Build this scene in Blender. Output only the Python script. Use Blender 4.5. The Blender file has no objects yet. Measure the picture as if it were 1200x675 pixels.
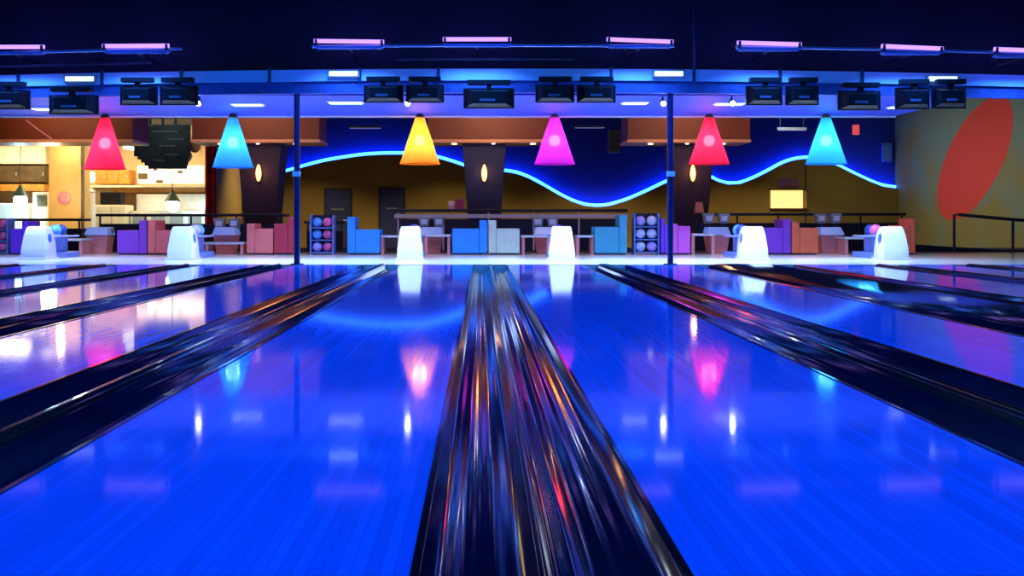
import bpy, bmesh, math, random
from mathutils import Vector, Matrix
random.seed(7)
S = bpy.context.scene
C = S.collection
PI = math.pi
F = 1340.0; H = 0.67; VX = 564.0; VY = 257.5     # focal length in px, eye height, vanishing point (1200x675)
def px(D): return F / D
def WX(x, D): return (x - VX) / px(D)
def WZ(y, D): return H + (VY - y) / px(D)

# ---------------------------------------------------------------- materials
def mat(name, col, rough=0.5, metal=0.0, spec=0.5, emit=None, es=0.0, noise=0.0, nscale=8.0, coat=0.0, trans=False):
    m = bpy.data.materials.new(name); m.use_nodes = True
    nt = m.node_tree; b = nt.nodes['Principled BSDF']
    b.inputs['Base Color'].default_value = (*col, 1)
    b.inputs['Roughness'].default_value = rough
    b.inputs['Metallic'].default_value = metal
    b.inputs['Specular IOR Level'].default_value = spec
    b.inputs['Coat Weight'].default_value = coat
    if emit:
        b.inputs['Emission Color'].default_value = (*emit, 1)
        b.inputs['Emission Strength'].default_value = es
    if noise:
        tc = nt.nodes.new('ShaderNodeTexCoord'); n = nt.nodes.new('ShaderNodeTexNoise')
        n.inputs['Scale'].default_value = nscale; n.inputs['Detail'].default_value = 4
        r = nt.nodes.new('ShaderNodeValToRGB')
        r.color_ramp.elements[0].position = 0.3; r.color_ramp.elements[1].position = 0.7
        r.color_ramp.elements[0].color = (*[c * (1 - noise) for c in col], 1)
        r.color_ramp.elements[1].color = (*[min(1, c * (1 + noise)) for c in col], 1)
        nt.links.new(tc.outputs['Object'], n.inputs['Vector'])
        nt.links.new(n.outputs['Fac'], r.inputs['Fac'])
        nt.links.new(r.outputs['Color'], b.inputs['Base Color'])
    return m

def lane_mat():
    m = mat('lane_lacquer', (.02, .2, .9), rough=0.06, spec=0.08)
    nt = m.node_tree; b = nt.nodes['Principled BSDF']
    tc = nt.nodes.new('ShaderNodeTexCoord'); mp = nt.nodes.new('ShaderNodeMapping')
    mp.inputs['Scale'].default_value = (36.0, 0.35, 1)
    sp = nt.nodes.new('ShaderNodeSeparateXYZ')
    nt.links.new(tc.outputs['Object'], mp.inputs['Vector'])
    nt.links.new(mp.outputs['Vector'], sp.inputs[0])
    fl = nt.nodes.new('ShaderNodeMath'); fl.operation = 'FLOOR'
    nt.links.new(sp.outputs['X'], fl.inputs[0])
    off = nt.nodes.new('ShaderNodeMath'); off.operation = 'MULTIPLY_ADD'
    off.inputs[1].default_value = 0.371
    nt.links.new(fl.outputs[0], off.inputs[0]); nt.links.new(sp.outputs['Y'], off.inputs[2])
    fy = nt.nodes.new('ShaderNodeMath'); fy.operation = 'FLOOR'
    nt.links.new(off.outputs[0], fy.inputs[0])
    cb = nt.nodes.new('ShaderNodeCombineXYZ')
    nt.links.new(fl.outputs[0], cb.inputs[0]); nt.links.new(fy.outputs[0], cb.inputs[1])
    wn = nt.nodes.new('ShaderNodeTexWhiteNoise'); nt.links.new(cb.outputs[0], wn.inputs['Vector'])
    fr = nt.nodes.new('ShaderNodeMath'); fr.operation = 'FRACT'; nt.links.new(sp.outputs['X'], fr.inputs[0])
    ed = nt.nodes.new('ShaderNodeMath'); ed.operation = 'LESS_THAN'; ed.inputs[1].default_value = 0.07
    nt.links.new(fr.outputs[0], ed.inputs[0])
    r = nt.nodes.new('ShaderNodeValToRGB')
    r.color_ramp.elements[0].color = (.014, .115, .72, 1); r.color_ramp.elements[1].color = (.018, .15, .90, 1)
    nt.links.new(wn.outputs['Value'], r.inputs['Fac'])
    mx = nt.nodes.new('ShaderNodeMix'); mx.data_type = 'RGBA'
    mx.inputs[7].default_value = (.011, .09, .55, 1)
    nt.links.new(ed.outputs[0], mx.inputs[0]); nt.links.new(r.outputs['Color'], mx.inputs[6])
    nt.links.new(mx.outputs[2], b.inputs['Base Color'])
    return m

def shade_mat(name, col):
    """thin coloured plastic lamp shade: lets the bulb inside shine through"""
    m = bpy.data.materials.new(name); m.use_nodes = True
    nt = m.node_tree; nt.nodes.clear()
    o = nt.nodes.new('ShaderNodeOutputMaterial')
    t = nt.nodes.new('ShaderNodeBsdfTranslucent'); t.inputs[0].default_value = (*col, 1)
    d = nt.nodes.new('ShaderNodeBsdfDiffuse'); d.inputs[0].default_value = (*col, 1)
    mx = nt.nodes.new('ShaderNodeMixShader'); mx.inputs[0].default_value = .12
    nt.links.new(t.outputs[0], mx.inputs[1]); nt.links.new(d.outputs[0], mx.inputs[2])
    tr = nt.nodes.new('ShaderNodeBsdfTransparent'); tr.inputs[0].default_value = (*[.3 + .7*c for c in col], 1)
    m2 = nt.nodes.new('ShaderNodeMixShader'); m2.inputs[0].default_value = .13
    nt.links.new(mx.outputs[0], m2.inputs[1]); nt.links.new(tr.outputs[0], m2.inputs[2])
    nt.links.new(m2.outputs[0], o.inputs[0])
    return m

def mural_mat():
    """grey-green wall with one large tilted red ellipse, olive towards the floor corner"""
    m = mat('mural_paint', (.25, .28, .2), rough=.8)
    nt = m.node_tree; b = nt.nodes['Principled BSDF']
    tc = nt.nodes.new('ShaderNodeTexCoord'); sp = nt.nodes.new('ShaderNodeSeparateXYZ')
    nt.links.new(tc.outputs['Object'], sp.inputs[0])
    def M(op, a, b_=None, c=None):
        n = nt.nodes.new('ShaderNodeMath'); n.operation = op
        for i, v in enumerate((a, b_, c)):
            if v is None: continue
            if isinstance(v, (int, float)): n.inputs[i].default_value = v
            else: nt.links.new(v, n.inputs[i])
        return n.outputs[0]
    cy, cz, ca, sa = 34.0, 2.43, math.cos(math.radians(53)), math.sin(math.radians(53))
    dy = M('SUBTRACT', sp.outputs['Y'], cy); dz = M('SUBTRACT', sp.outputs['Z'], cz)
    # long axis rises towards the viewer (smaller y)
    u = M('ADD', M('MULTIPLY', dy, -ca*1.0), M('MULTIPLY', dz, sa*.55))
    v = M('ADD', M('MULTIPLY', dy, .40), M('MULTIPLY', dz, .72))
    e = M('ADD', M('POWER', M('DIVIDE', u, 2.12), 2.0), M('POWER', M('DIVIDE', v, 1.10), 2.0))
    inside = M('LESS_THAN', e, 1.0)
    n = nt.nodes.new('ShaderNodeTexNoise'); n.inputs['Scale'].default_value = .7
    nt.links.new(tc.outputs['Object'], n.inputs['Vector'])
    r = nt.nodes.new('ShaderNodeValToRGB')
    r.color_ramp.elements[0].position = .35; r.color_ramp.elements[1].position = .65
    r.color_ramp.elements[0].color = (.28, .22, .05, 1); r.color_ramp.elements[1].color = (.19, .27, .20, 1)
    fac = M('ADD', n.outputs['Fac'], M('MULTIPLY_ADD', sp.outputs['Z'], .10, -.18))
    nt.links.new(fac, r.inputs['Fac'])
    mx = nt.nodes.new('ShaderNodeMix'); mx.data_type = 'RGBA'
    mx.inputs[7].default_value = (.80, .065, .035, 1)
    nt.links.new(inside, mx.inputs[0]); nt.links.new(r.outputs['Color'], mx.inputs[6])
    nt.links.new(mx.outputs[2], b.inputs['Base Color'])
    return m

M_ = dict(
    lane=lane_mat(), mural=mural_mat(),
    approach=mat('approach_maple', (.80, .78, .80), .12, noise=.05, nscale=3),
    black=mat('black_paint', (.006, .006, .01), .5, noise=.2, nscale=2),
    bulk=mat('bulkhead_paint', (.005, .005, .024), .7, noise=.15, nscale=1.5),
    ceil=mat('dark_ceiling_paint', (.006, .006, .01), .8, noise=.2, nscale=1),
    gut=mat('gutter_plastic', (.002, .004, .024), .08, spec=.14, noise=.3, nscale=5),
    cap=mat('capping_plastic', (.005, .005, .01), .07, spec=.35, noise=.2, nscale=5),
    beam=mat('pale_beam_paint', (.60, .75, .95), .35, noise=.06, nscale=3),
    soffw=mat('blue_soffit_paint', (.035, .075, .60), .55, noise=.05, nscale=2),
    trimw=mat('white_trim_paint', (.7, .7, .75), .4, noise=.04),
    fascia=mat('dark_fascia_panel', (.05, .08, .3), .5, noise=.2),
    tv=mat('monitor_black_plastic', (.003, .003, .007), .45, spec=.2, noise=.2),
    tvd=mat('monitor_grey_plate', (.08, .10, .2), .4, noise=.1),
    post=mat('navy_post_paint', (.006, .01, .09), .35, noise=.15),
    rail=mat('steel_rail', (.35, .45, .8), .3, .4, noise=.1),
    darkrail=mat('dark_rail', (.03, .04, .07), .4, noise=.1),
    tube=mat('uv_tube', (.8, .7, 1), .3, emit=(.50, .25, 1.0), es=1.7, noise=.02),
    tubew=mat('white_lamp_diffuser', (.9, .9, 1), .3, emit=(.62, .78, 1.0), es=1.5, noise=.02),
    neon=mat('blue_neon_tube', (.5, .8, 1), .3, emit=(.02, .13, 1.0), es=11.0, noise=.02),
    wallblue=mat('deep_blue_wall_paint', (.005, .04, .50), .7, noise=.1, nscale=.8),
    olive=mat('olive_wall_paint', (.30, .20, .035), .75, noise=.18, nscale=.6),
    orange=mat('burnt_orange_laminate', (.24, .036, .002), .5, noise=.12, nscale=1.2),
    orangetrim=mat('orange_edge_trim', (.95, .40, .18), .35, noise=.05),
    plum=mat('plum_column_cloth', (.022, .006, .035), .6, noise=.25, nscale=3),
    navy=mat('navy_column_cloth', (.008, .012, .08), .6, noise=.25, nscale=3),
    maroon=mat('maroon_curtain', (.75, .015, .09), .6, noise=.3, nscale=4),
    sconce=mat('amber_glass', (1, .6, .3), .3, emit=(1, .40, .14), es=3.2, noise=.02),
    brass=mat('dark_brass', (.25, .15, .06), .35, .7, noise=.1),
    hood=mat('white_gloss_plastic', (.66, .62, .66), .25, noise=.03),
    hoodb=mat('blue_badge_plastic', (.05, .15, .7), .3, noise=.05),
    rackb=mat('blue_rack_metal', (.10, .20, .6), .3, noise=.1),
    counter=mat('dark_counter_laminate', (.010, .009, .03), .35, noise=.3, nscale=4),
    counterw=mat('pale_counter_edge', (.6, .55, .68), .35, noise=.05),
    doorm=mat('navy_door_paint', (.02, .035, .16), .5, noise=.15),
    frame=mat('dark_door_frame', (.01, .012, .04), .5, noise=.1),
    grey=mat('grey_plastic', (.22, .26, .28), .5, noise=.08),
    red=mat('red_plastic', (.8, .05, .08), .4, emit=(1, .12, .12), es=.6, noise=.03),
    yellow=mat('lit_yellow_glass', (1, .8, .4), .4, emit=(1, .66, .22), es=1.3, noise=.03),
    screen=mat('bluish_screen', (.2, .3, .7), .3, emit=(.25, .4, 1), es=.25, noise=.05),
    kwall=mat('cream_tiles', (.62, .44, .22), .5, noise=.15, nscale=2),
    kcol=mat('amber_column_paint', (.85, .50, .15), .5, noise=.08, nscale=2),
    kwood=mat('orange_wood', (.55, .24, .04), .45, noise=.3, nscale=3),
    kdark=mat('dark_brown_wood', (.10, .06, .02), .5, noise=.4, nscale=4),
    steel=mat('brushed_steel', (.55, .56, .55), .35, .5, noise=.1),
    cream=mat('cream_laminate', (.85, .75, .52), .4, noise=.08),
    white=mat('white_enamel', (.85, .9, .95), .3, noise=.03),
    green=mat('dark_green_enamel', (.03, .09, .08), .4, noise=.1),
    slat=mat('dark_green_slats', (.04, .07, .075), .5, noise=.4, nscale=3),
    spotl=mat('spot_lens', (1, 1, 1), .2, emit=(.85, .93, 1), es=45, noise=.01),
    bulb=mat('cool_bulb', (.8, 1, 1), .3, emit=(.55, .95, 1.0), es=9, noise=.02),
    warmp=mat('warm_light_panel', (1, 1, .9), .3, emit=(1, .95, .7), es=2.2, noise=.02),
    cfloor=mat('concourse_carpet', (.03, .025, .05), .8, noise=.4, nscale=5),
    rim=mat('table_top_laminate', (.55, .62, .75), .3, noise=.05),
    pinkp=mat('salmon_laminate', (.75, .28, .30), .45, noise=.08),
)
def fab(name, c): return mat(name + '_vinyl', c, .45, noise=.08, nscale=6)
SEAT = dict(purple=fab('purple', (.26, .05, .62)), salmon=fab('salmon', (.85, .20, .18)), orange=fab('orange', (.90, .17, .07)),
            red=fab('red', (.55, .03, .07)), blue=fab('blue', (.02, .30, .95)), mint=fab('mint', (.55, .72, .58)),
            teal=fab('teal', (.04, .36, .55)), magenta=fab('magenta', (.62, .10, .65)), violet=fab('violet', (.15, .03, .75)))
def ballm(n, c): return mat(n + '_ball_resin', c, .15, noise=.25, nscale=14)
BALL = dict(skyblue=ballm('skyblue', (.10, .35, .95)), pink=ballm('pink', (.85, .12, .35)), lilac=ballm('lilac', (.45, .35, .95)),
            pale=ballm('pale', (.55, .65, 1)), navyb=ballm('navy', (.02, .05, .3)))

# ---------------------------------------------------------------- helpers
def tag(o, label=None, cat=None, group=None, kind=None):
    if label: o['label'] = label
    if cat: o['category'] = cat
    if group: o['group'] = group
    if kind: o['kind'] = kind
    return o
def obj(name, bm, m, parent=None, bevel=0, smooth=False, loc=None):
    if bevel:
        bmesh.ops.bevel(bm, geom=list(bm.edges), offset=bevel, segments=2, affect='EDGES', profile=.6)
    bmesh.ops.recalc_face_normals(bm, faces=list(bm.faces))
    me = bpy.data.meshes.new(name); bm.to_mesh(me); bm.free()
    me.materials.append(m)
    if smooth:
        for p in me.polygons: p.use_smooth = True
    o = bpy.data.objects.new(name, me); C.objects.link(o)
    if parent: o.parent = parent
    if loc: o.location = loc
    return o
def thing(name, label, cat, loc=(0, 0, 0), rotz=0, group=None):
    o = bpy.data.objects.new(name, None); C.objects.link(o); o.empty_display_size = .1
    o.location = loc; o.rotation_euler = (0, 0, rotz)
    return tag(o, label, cat, group)
def struct(name, bm, m, parent=None, bevel=0):
    o = obj(name, bm, m, parent, bevel)
    if not parent: o['kind'] = 'structure'
    return o
def bx(x0, x1, y0, y1, z0, z1, bm=None):
    bm = bm or bmesh.new()
    v = [bm.verts.new((x, y, z)) for x in (x0, x1) for y in (y0, y1) for z in (z0, z1)]
    for f in ((0, 1, 3, 2), (4, 6, 7, 5), (0, 4, 5, 1), (2, 3, 7, 6), (0, 2, 6, 4), (1, 5, 7, 3)):
        bm.faces.new([v[i] for i in f])
    return bm
def frust(x0, x1, y0, y1, z0, X0, X1, Y0, Y1, z1, bm=None):
    bm = bm or bmesh.new()
    b = [bm.verts.new(p) for p in ((x0, y0, z0), (x1, y0, z0), (x1, y1, z0), (x0, y1, z0))]
    t = [bm.verts.new(p) for p in ((X0, Y0, z1), (X1, Y0, z1), (X1, Y1, z1), (X0, Y1, z1))]
    bm.faces.new(b[::-1]); bm.faces.new(t)
    for i in range(4): bm.faces.new((b[i], b[(i+1) % 4], t[(i+1) % 4], t[i]))
    return bm
def lathe(prof, n=24, bm=None, cx=0, cy=0, cz=0, close=False):
    bm = bm or bmesh.new(); rings = []
    for r, z in prof:
        if r < 1e-5: rings.append([bm.verts.new((cx, cy, cz + z))])
        else: rings.append([bm.verts.new((cx + r*math.cos(2*PI*i/n), cy + r*math.sin(2*PI*i/n), cz + z)) for i in range(n)])
    for a, b in zip(rings, rings[1:]):
        for i in range(n):
            j = (i+1) % n
            if len(a) == 1 and len(b) == 1: break
            if len(a) == 1: bm.faces.new((a[0], b[j], b[i]))
            elif len(b) == 1: bm.faces.new((a[i], a[j], b[0]))
            else: bm.faces.new((a[i], a[j], b[j], b[i]))
    return bm
def tube(pts, r, n=8, bm=None, caps=True):
    bm = bm or bmesh.new(); pts = [Vector(p) for p in pts]; rings = []
    for i, p in enumerate(pts):
        d = (pts[min(i+1, len(pts)-1)] - pts[max(i-1, 0)]).normalized()
        up = Vector((0, 0, 1)) if abs(d.z) < .9 else Vector((0, 1, 0))
        a = d.cross(up).normalized(); b = a.cross(d).normalized()
        rr = r[i] if isinstance(r, (list, tuple)) else r
        rings.append([bm.verts.new(p + rr*(a*math.cos(2*PI*k/n) + b*math.sin(2*PI*k/n))) for k in range(n)])
    for a, b in zip(rings, rings[1:]):
        for k in range(n): bm.faces.new((a[k], a[(k+1) % n], b[(k+1) % n], b[k]))
    if caps: bm.faces.new(rings[0][::-1]); bm.faces.new(rings[-1])
    return bm
def prismX(prof, x0, x1, bm=None):      # prof in (y, z)
    bm = bm or bmesh.new()
    a = [bm.verts.new((x0, y, z)) for y, z in prof]; b = [bm.verts.new((x1, y, z)) for y, z in prof]
    bm.faces.new(a); bm.faces.new(b[::-1]); n = len(prof)
    for i in range(n): bm.faces.new((a[i], a[(i+1) % n], b[(i+1) % n], b[i]))
    return bm
def prismY(prof, y0, y1, bm=None):      # prof in (x, z)
    bm = bm or bmesh.new()
    a = [bm.verts.new((x, y0, z)) for x, z in prof]; b = [bm.verts.new((x, y1, z)) for x, z in prof]
    bm.faces.new(a[::-1]); bm.faces.new(b); n = len(prof)
    for i in range(n): bm.faces.new((a[i], b[i], b[(i+1) % n], a[(i+1) % n]))
    return bm
def cyl(cx, cy, z0, z1, r, n=16, bm=None): return lathe([(0, z0), (r, z0), (r, z1), (0, z1)], n, bm, cx, cy)
def sphere(r, u=20, v=12, bm=None):
    bm = bm or bmesh.new(); bmesh.ops.create_uvsphere(bm, u_segments=u, v_segments=v, radius=r); return bm
def area(name, loc, size, power, col, rot=(0, 0, 0), spread=PI):
    l = bpy.data.lights.new(name, 'AREA'); l.shape = 'RECTANGLE'; l.size, l.size_y = size
    l.energy = power; l.color = col; l.spread = spread
    o = bpy.data.objects.new(name, l); C.objects.link(o); o.location = loc; o.rotation_euler = rot
    return o
def point(name, loc, power, col, r=.08):
    l = bpy.data.lights.new(name, 'POINT'); l.energy = power; l.color = col; l.shadow_soft_size = r
    o = bpy.data.objects.new(name, l); C.objects.link(o); o.location = loc; return o

YL0, YL1 = -0.6, 16.94          # lanes: pin end (behind the eye) and foul line
YA1 = 23.2                       # end of the approach / seating floor
SINK = -0.35                     # concourse floor level
XL, XR = -16.8, 14.6             # side walls

# ---------------------------------------------------------------- lanes and gutters
# lane borders (metres from the eye's axis), near -> far on each side
DIV = [('c', -.201, .594), ('l', -2.65, -1.749), ('l', -4.85, -4.06), ('l', -6.85, -6.12), ('l', -8.68, -7.95), ('l', -10.6, -9.9), ('l', -12.6, -11.9), ('l', -14.8, -14.0),
       ('r', 2.20, 3.22), ('r', 4.62, 6.95), ('r', 8.35, 9.25), ('r', 10.35, 11.25), ('r', 12.6, 13.4)]
DIV = sorted([(a*H, b*H) for _, a, b in DIV])
ci = [i for i, (a, b) in enumerate(DIV) if a < 0 < b][0]
ordn = ['first', 'second', 'third', 'fourth', 'fifth', 'sixth', 'seventh', 'eighth']
struct('floor', bx(XL, XR, -2.0, YL1, -.30, -.20), M_['black'])

def channel(w, x0, ribs=4):
    """cross-section of one shallow gutter, ribbed floor: list of (x, z)"""
    pts = []; n = 64
    for i in range(n + 1):
        t = i / n; u = 2*t - 1
        z = -.062 * (1 - abs(u)**2.6)
        z += .0026 * math.cos(t * 2*PI * ribs) * (1 - u*u)
        pts.append((x0 + w*t, z))
    return pts
def sheetY(prof, y0, y1, ny=1, thick=.012):
    bm = bmesh.new()
    low = [(x, z - thick) for x, z in prof]
    prismY(prof + low[::-1], y0, y1, bm)
    bm.normal_update()
    cap = [f for f in bm.faces if len(f.verts) > 4]
    bmesh.ops.split_edges(bm, edges=list({e for f in cap for e in f.edges}))
    return bm
for i, (a, b) in enumerate(DIV):
    w = b - a; wide = w > 1.0
    if i == ci: lab = 'dark twin gutter with streaky coloured reflections, running down the middle of the picture'
    else:
        side = 'left' if i < ci else 'right'; k = abs(i - ci)
        lab = {('left', 1): 'dark glossy gutter pair left of the lane that mirrors the yellow lamp',
               ('left', 2): 'dark gutter pair ending at the foot of the left navy post',
               ('right', 1): 'dark glossy gutter pair right of the lane that mirrors the red lamp',
               ('right', 2): 'extra wide black gutter divider running from the foot of the right navy post',
               ('left', 3): 'dark gutter pair beyond the lane with tan reflections'}.get((side, k),
               'dark gutter pair, %s one out from the central gutter on the %s' % (ordn[k-1], side))
    t = thing('gutter_divider', lab, 'gutter', ((a+b)/2, YL0, -.20), 0, 'dark gutters between the lanes')
    gw = .235 if not wide else .27
    gw = min(gw, w*.44)
    lip = .014
    for s in (0, 1):
        x0 = a + lip if s == 0 else b - lip - gw
        g = obj('gutter_channel', sheetY(channel(gw, x0), YL0, YL1), M_['gut'], t, smooth=True)
        l = obj('edge_lip', bx(*( (a, a+lip) if s == 0 else (b-lip, b)), YL0, YL1, -.09, .004), M_['cap'], t)
        for q in (g, l): q.matrix_parent_inverse = Matrix.Translation((-(a+b)/2, -YL0, .20))
    c0, c1 = a + lip + gw, b - lip - gw
    n = 22; prof = []
    nr = max(2, round((c1-c0)/.045))
    for k in range(n*2+1):
        u = k/(n*2)
        prof.append((c0 + (c1-c0)*u, -.004 + .022*(1-(2*u-1)**4) + .003*math.cos(2*PI*nr*u)))
    bm = prismY([(c0, -.09)] + prof + [(c1, -.09)], YL0, YL1 + .0)
    q = obj('capping', bm, M_['cap'], t, smooth=False)
    q.matrix_parent_inverse = Matrix.Translation((-(a+b)/2, -YL0, .20))
    # end plate hiding the open channel ends at the foul line
    q = obj('base_trough', bx(a, b, YL0, YL1, -.20, -.094), M_['black'], t)
    q.matrix_parent_inverse = Matrix.Translation((-(a+b)/2, -YL0, .20))
lanes = []
ed = [XL+.2] + [v for d in DIV for v in d] + [DIV[-1][1] + .95]
k = 0
for i in range(len(DIV) + 1):
    x0 = DIV[i-1][1] if i else DIV[0][0] - .95
    x1 = DIV[i][0] if i < len(DIV) else DIV[-1][1] + .95
    rel = i - ci
    lab = {0: 'large glossy blue bowling lane left of the central gutter, mirroring the yellow lamp',
           1: 'large glossy blue bowling lane right of the central gutter, with red lamp reflection',
           -1: 'glossy blue bowling lane with bright kitchen streaks mirrored, second lane left of centre',
           -2: 'glossy bowling lane mirroring tan kitchen light, third lane left of centre',
           2: 'glossy blue bowling lane with faint red ellipse reflection at the right edge'}.get(rel)
    if not lab:
        lab = 'thin blue strip of bowling lane, %s lane out from the centre on the %s' % ((ordn + ['ninth'])[(-rel if rel < 0 else rel-1)], 'left' if rel < 0 else 'right')
    o = obj('bowling_lane', bx(x0+.0005, x1-.0005, YL0, YL1, -.20, 0), M_['lane'])
    tag(o, lab, 'bowling lane', 'glossy blue bowling lanes')
# approach
xe0, xe1 = DIV[0][0] - .95, DIV[-1][1] + .95
struct('floor_approach', bx(xe0-3.5, xe1+1.1, YL1, YA1, -.36, 0), M_['approach'])
struct('floor_seating', bx(XL, XR, YA1, 27.4, -.36, -.001), M_['cfloor'])
struct('floor_concourse', bx(XL, XR, 27.4, 41.4, -.5, SINK), M_['cfloor'])
struct('trim_foul_line', bx(xe0, xe1, YL1, YL1+.06, -.01, .002), M_['frame'])

# ---------------------------------------------------------------- shell
struct('wall_left', bx(XL-.2, XL, -2, 41.4, -.5, 4.7), M_['ceil'])
wr = struct('wall_right', bx(XR, XR+.2, -2, 41.4, -.5, 4.7), M_['mural'])
struct('wall_front', bx(XL, XR, -2.2, -2.0, -.5, 4.7), M_['ceil'])
struct('ceiling', bx(XL-.2, XR+.2, -2.2, 17.5, 4.6, 4.8), M_['ceil'])
struct('ceiling_concourse', bx(XL-.2, XR+.2, 17.5, 41.4, 4.35, 4.6), M_['ceil'])
struct('wall_bulkhead', bx(XL, XR, 17.46, 17.6, 2.80, 4.6), M_['bulk'])
# dropped soffit over the approach
SZ = 2.54
struct('ceiling_soffit', bx(XL, 7.46, 17.2, 20.57, SZ, SZ+.26), M_['soffw'])
struct('trim_soffit_edge', bx(XL, 7.46, 20.571, 20.62, SZ-.03, SZ+.30), M_['trimw'])

def bend(X, k): return -k * ((X - .45) / 7.7)**2
# beam: gently arched box beam with seams
def arched(y0, y1, z0, z1, k, X0, X1, n=28, bm=None):
    bm = bm or bmesh.new(); pr = None
    for i in range(n+1):
        X = X0 + (X1-X0)*i/n; d = bend(X, k)
        r = [bm.verts.new((X, y, z+d)) for y, z in ((y0, z0), (y1, z0), (y1, z1), (y0, z1))]
        if pr:
            for q in range(4): bm.faces.new((pr[q], pr[(q+1) % 4], r[(q+1) % 4], r[q]))
        else: bm.faces.new(r)
        pr = r
    bm.faces.new(pr[::-1]); return bm
DB = 17.0
bt = thing('ceiling_beam', 'long pale blue arched beam across the whole hall above the monitors', 'beam', (0, DB, 2.7))
def under(o, p):
    o.matrix_parent_inverse = Matrix.Translation(-Vector(p.location)); return o
under(obj('beam_face', arched(DB, DB+.18, WZ(94, DB), WZ(80.5, DB), .10, -9.6, 9.6), M_['beam'], bt), bt)
under(obj('lower_panel', arched(DB+.05, DB+.17, WZ(108, DB), WZ(94, DB)-.001, .09, -9.6, 9.6), M_['fascia'], bt), bt)
for x in (22, 120, 213, 316, 422, 514, 716, 813, 914, 1010):
    X = WX(x, DB)
    under(obj('beam_bracket', bx(X-.02, X+.02, DB-.04, DB, WZ(96, DB)+bend(X, .1), WZ(80, DB)+bend(X, .1)+.02), M_['post'], bt), bt)
# glowing boxes that imitate bright reflections on the beam
for x, y, lab in ((95, 93, 'far left, above the red pendant lamp'), (403, 87, 'above the left post'), (783, 87, 'above the right post'), (1103, 93, 'at the far right above the black monitors')):
    X = WX(x, DB); Z = WZ(y, DB)
    t = thing('beam_lamp', 'small bright white lamp on the pale beam, ' + lab, 'lamp', (X, DB-.05, Z), 0, 'bright lamps on the beam')
    obj('lamp_housing', bx(-.24, .24, -.01, .05, -.055, .06), M_['grey'], t, bevel=.008)
    obj('diffuser', bx(-.21, .21, -.03, -.011, -.035, .035), M_['tubew'], t, bevel=.006)
# thin drop rod
o = obj('suspension_rod', tube([(WX(813, 17.05), 17.05, 4.6), (WX(813, 17.05), 17.05, WZ(80.5, DB)+bend(WX(813, 17.05), .1)-.005)], .02), M_['post'])
tag(o, 'thin vertical rod hanging from the dark ceiling onto the beam, right of centre', 'rod')

# ---------------------------------------------------------------- UV tubes in front of the bulkhead
DT = 16.5
tubes = [(-20, 52, 55, 55), (120, 198, 54, 53.5), (368, 450, 48, 49), (519, 599, 46, 46), (711, 789, 46, 49), (864, 939, 50, 52), (1033, 1105, 54, 57), (1165, 1240, 57.5, 60)]
where = ['at the far left edge of the picture', 'above the red cone lamp on the left', 'above the left navy post', 'left of centre, above the yellow cone lamp',
         'right of centre, above the right navy post', 'over the right side between rod and mural', 'above the black monitors at right', 'at the far right edge of the picture']
for (x0, x1, y0, y1), wl in zip(tubes, where):
    X0, X1 = WX(x0, DT), WX(x1, DT); Z0, Z1 = WZ(y0, DT), WZ(y1, DT)
    t = thing('black_light_fixture', 'glowing violet tube light ' + wl, 'tube light', ((X0+X1)/2, DT, (Z0+Z1)/2 - .08), 0, 'violet tube lights in front of the bulkhead')
    under(obj('tube', tube([(X0, DT, Z0), (X1, DT, Z1)], .030, 12), M_['tube'], t, smooth=True), t)
    dz = -.085
    bm = frust(X0+.04, X1-.04, DT-.03, DT+.09, (Z0+Z1)/2+dz-.02, X0, X1, DT-.05, DT+.11, (Z0+Z1)/2+dz+.015)
    under(obj('batten', bm, M_['rail'], t, bevel=.004), t)
    under(obj('wall_bracket', bx((X0+X1)/2-.02, (X0+X1)/2+.02, DT+.09, 17.458, (Z0+Z1)/2+dz-.02, (Z0+Z1)/2+dz+.01), M_['darkrail'], t), t)
    for X, Z in ((X0+.03, Z0), (X1-.03, Z1)):
        under(obj('tube_holder', bx(X-.018, X+.018, DT-.04, DT+.05, Z+dz+.01, Z+.02), M_['darkrail'], t), t)
def wrail(x0, x1, yy, D, r, m, lab):
    pts = []
    for i in range(9):
        x = x0 + (x1-x0)*i/8
        pts.append((WX(x, D), D, WZ(yy + 9*((x-600)/600)**2, D)))
    o = obj('support_rail', tube(pts, r), m); tag(o, lab, 'rail', 'rails of the tube light row'); return o
for a_, b_, lb in ((-30, 213, 'pale thin rail carrying the tube lights at the left'), (366, 790, 'pale thin rail carrying the three central tube lights'), (862, 1235, 'pale thin rail carrying the tube lights at the right')):
    r_ = wrail(a_, b_, 53.2, DT+.03, .022, M_['rail'], lb)
wrail(-30, 178, 69, 16.9, .016, M_['darkrail'], 'dark thin rail below the left tube lights')
wrail(464, 672, 69, 16.9, .016, M_['darkrail'], 'dark thin rail below the central tube light')
# hangers join the rails to the bulkhead
for x0, x1 in ((-30, 213), (366, 790), (862, 1235)):
    for f_ in (.12, .5, .88):
        x = x0 + (x1-x0)*f_; X = WX(x, DT); Z = WZ(53.2 + 9*((x-600)/600)**2, DT)
        o = obj('rail_hanger', tube([(X, DT+.04, Z), (X, 17.46, Z+.02)], .012, 6), M_['darkrail'])
        tag(o, 'short dark hanger arm holding a tube light rail off the bulkhead', 'bracket', 'hanger arms of the tube light rails')
for x0, x1 in ((-30, 178), (464, 672)):
    for f_ in (.15, .85):
        x = x0 + (x1-x0)*f_; X = WX(x, 16.9); Z = WZ(69 + 9*((x-600)/600)**2, 16.9)
        o = obj('rail_hanger', tube([(X, 16.9, Z), (X, 17.46, Z+.02)], .012, 6), M_['darkrail'])
        tag(o, 'short dark hanger arm holding a tube light rail off the bulkhead', 'bracket', 'hanger arms of the tube light rails')

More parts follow.
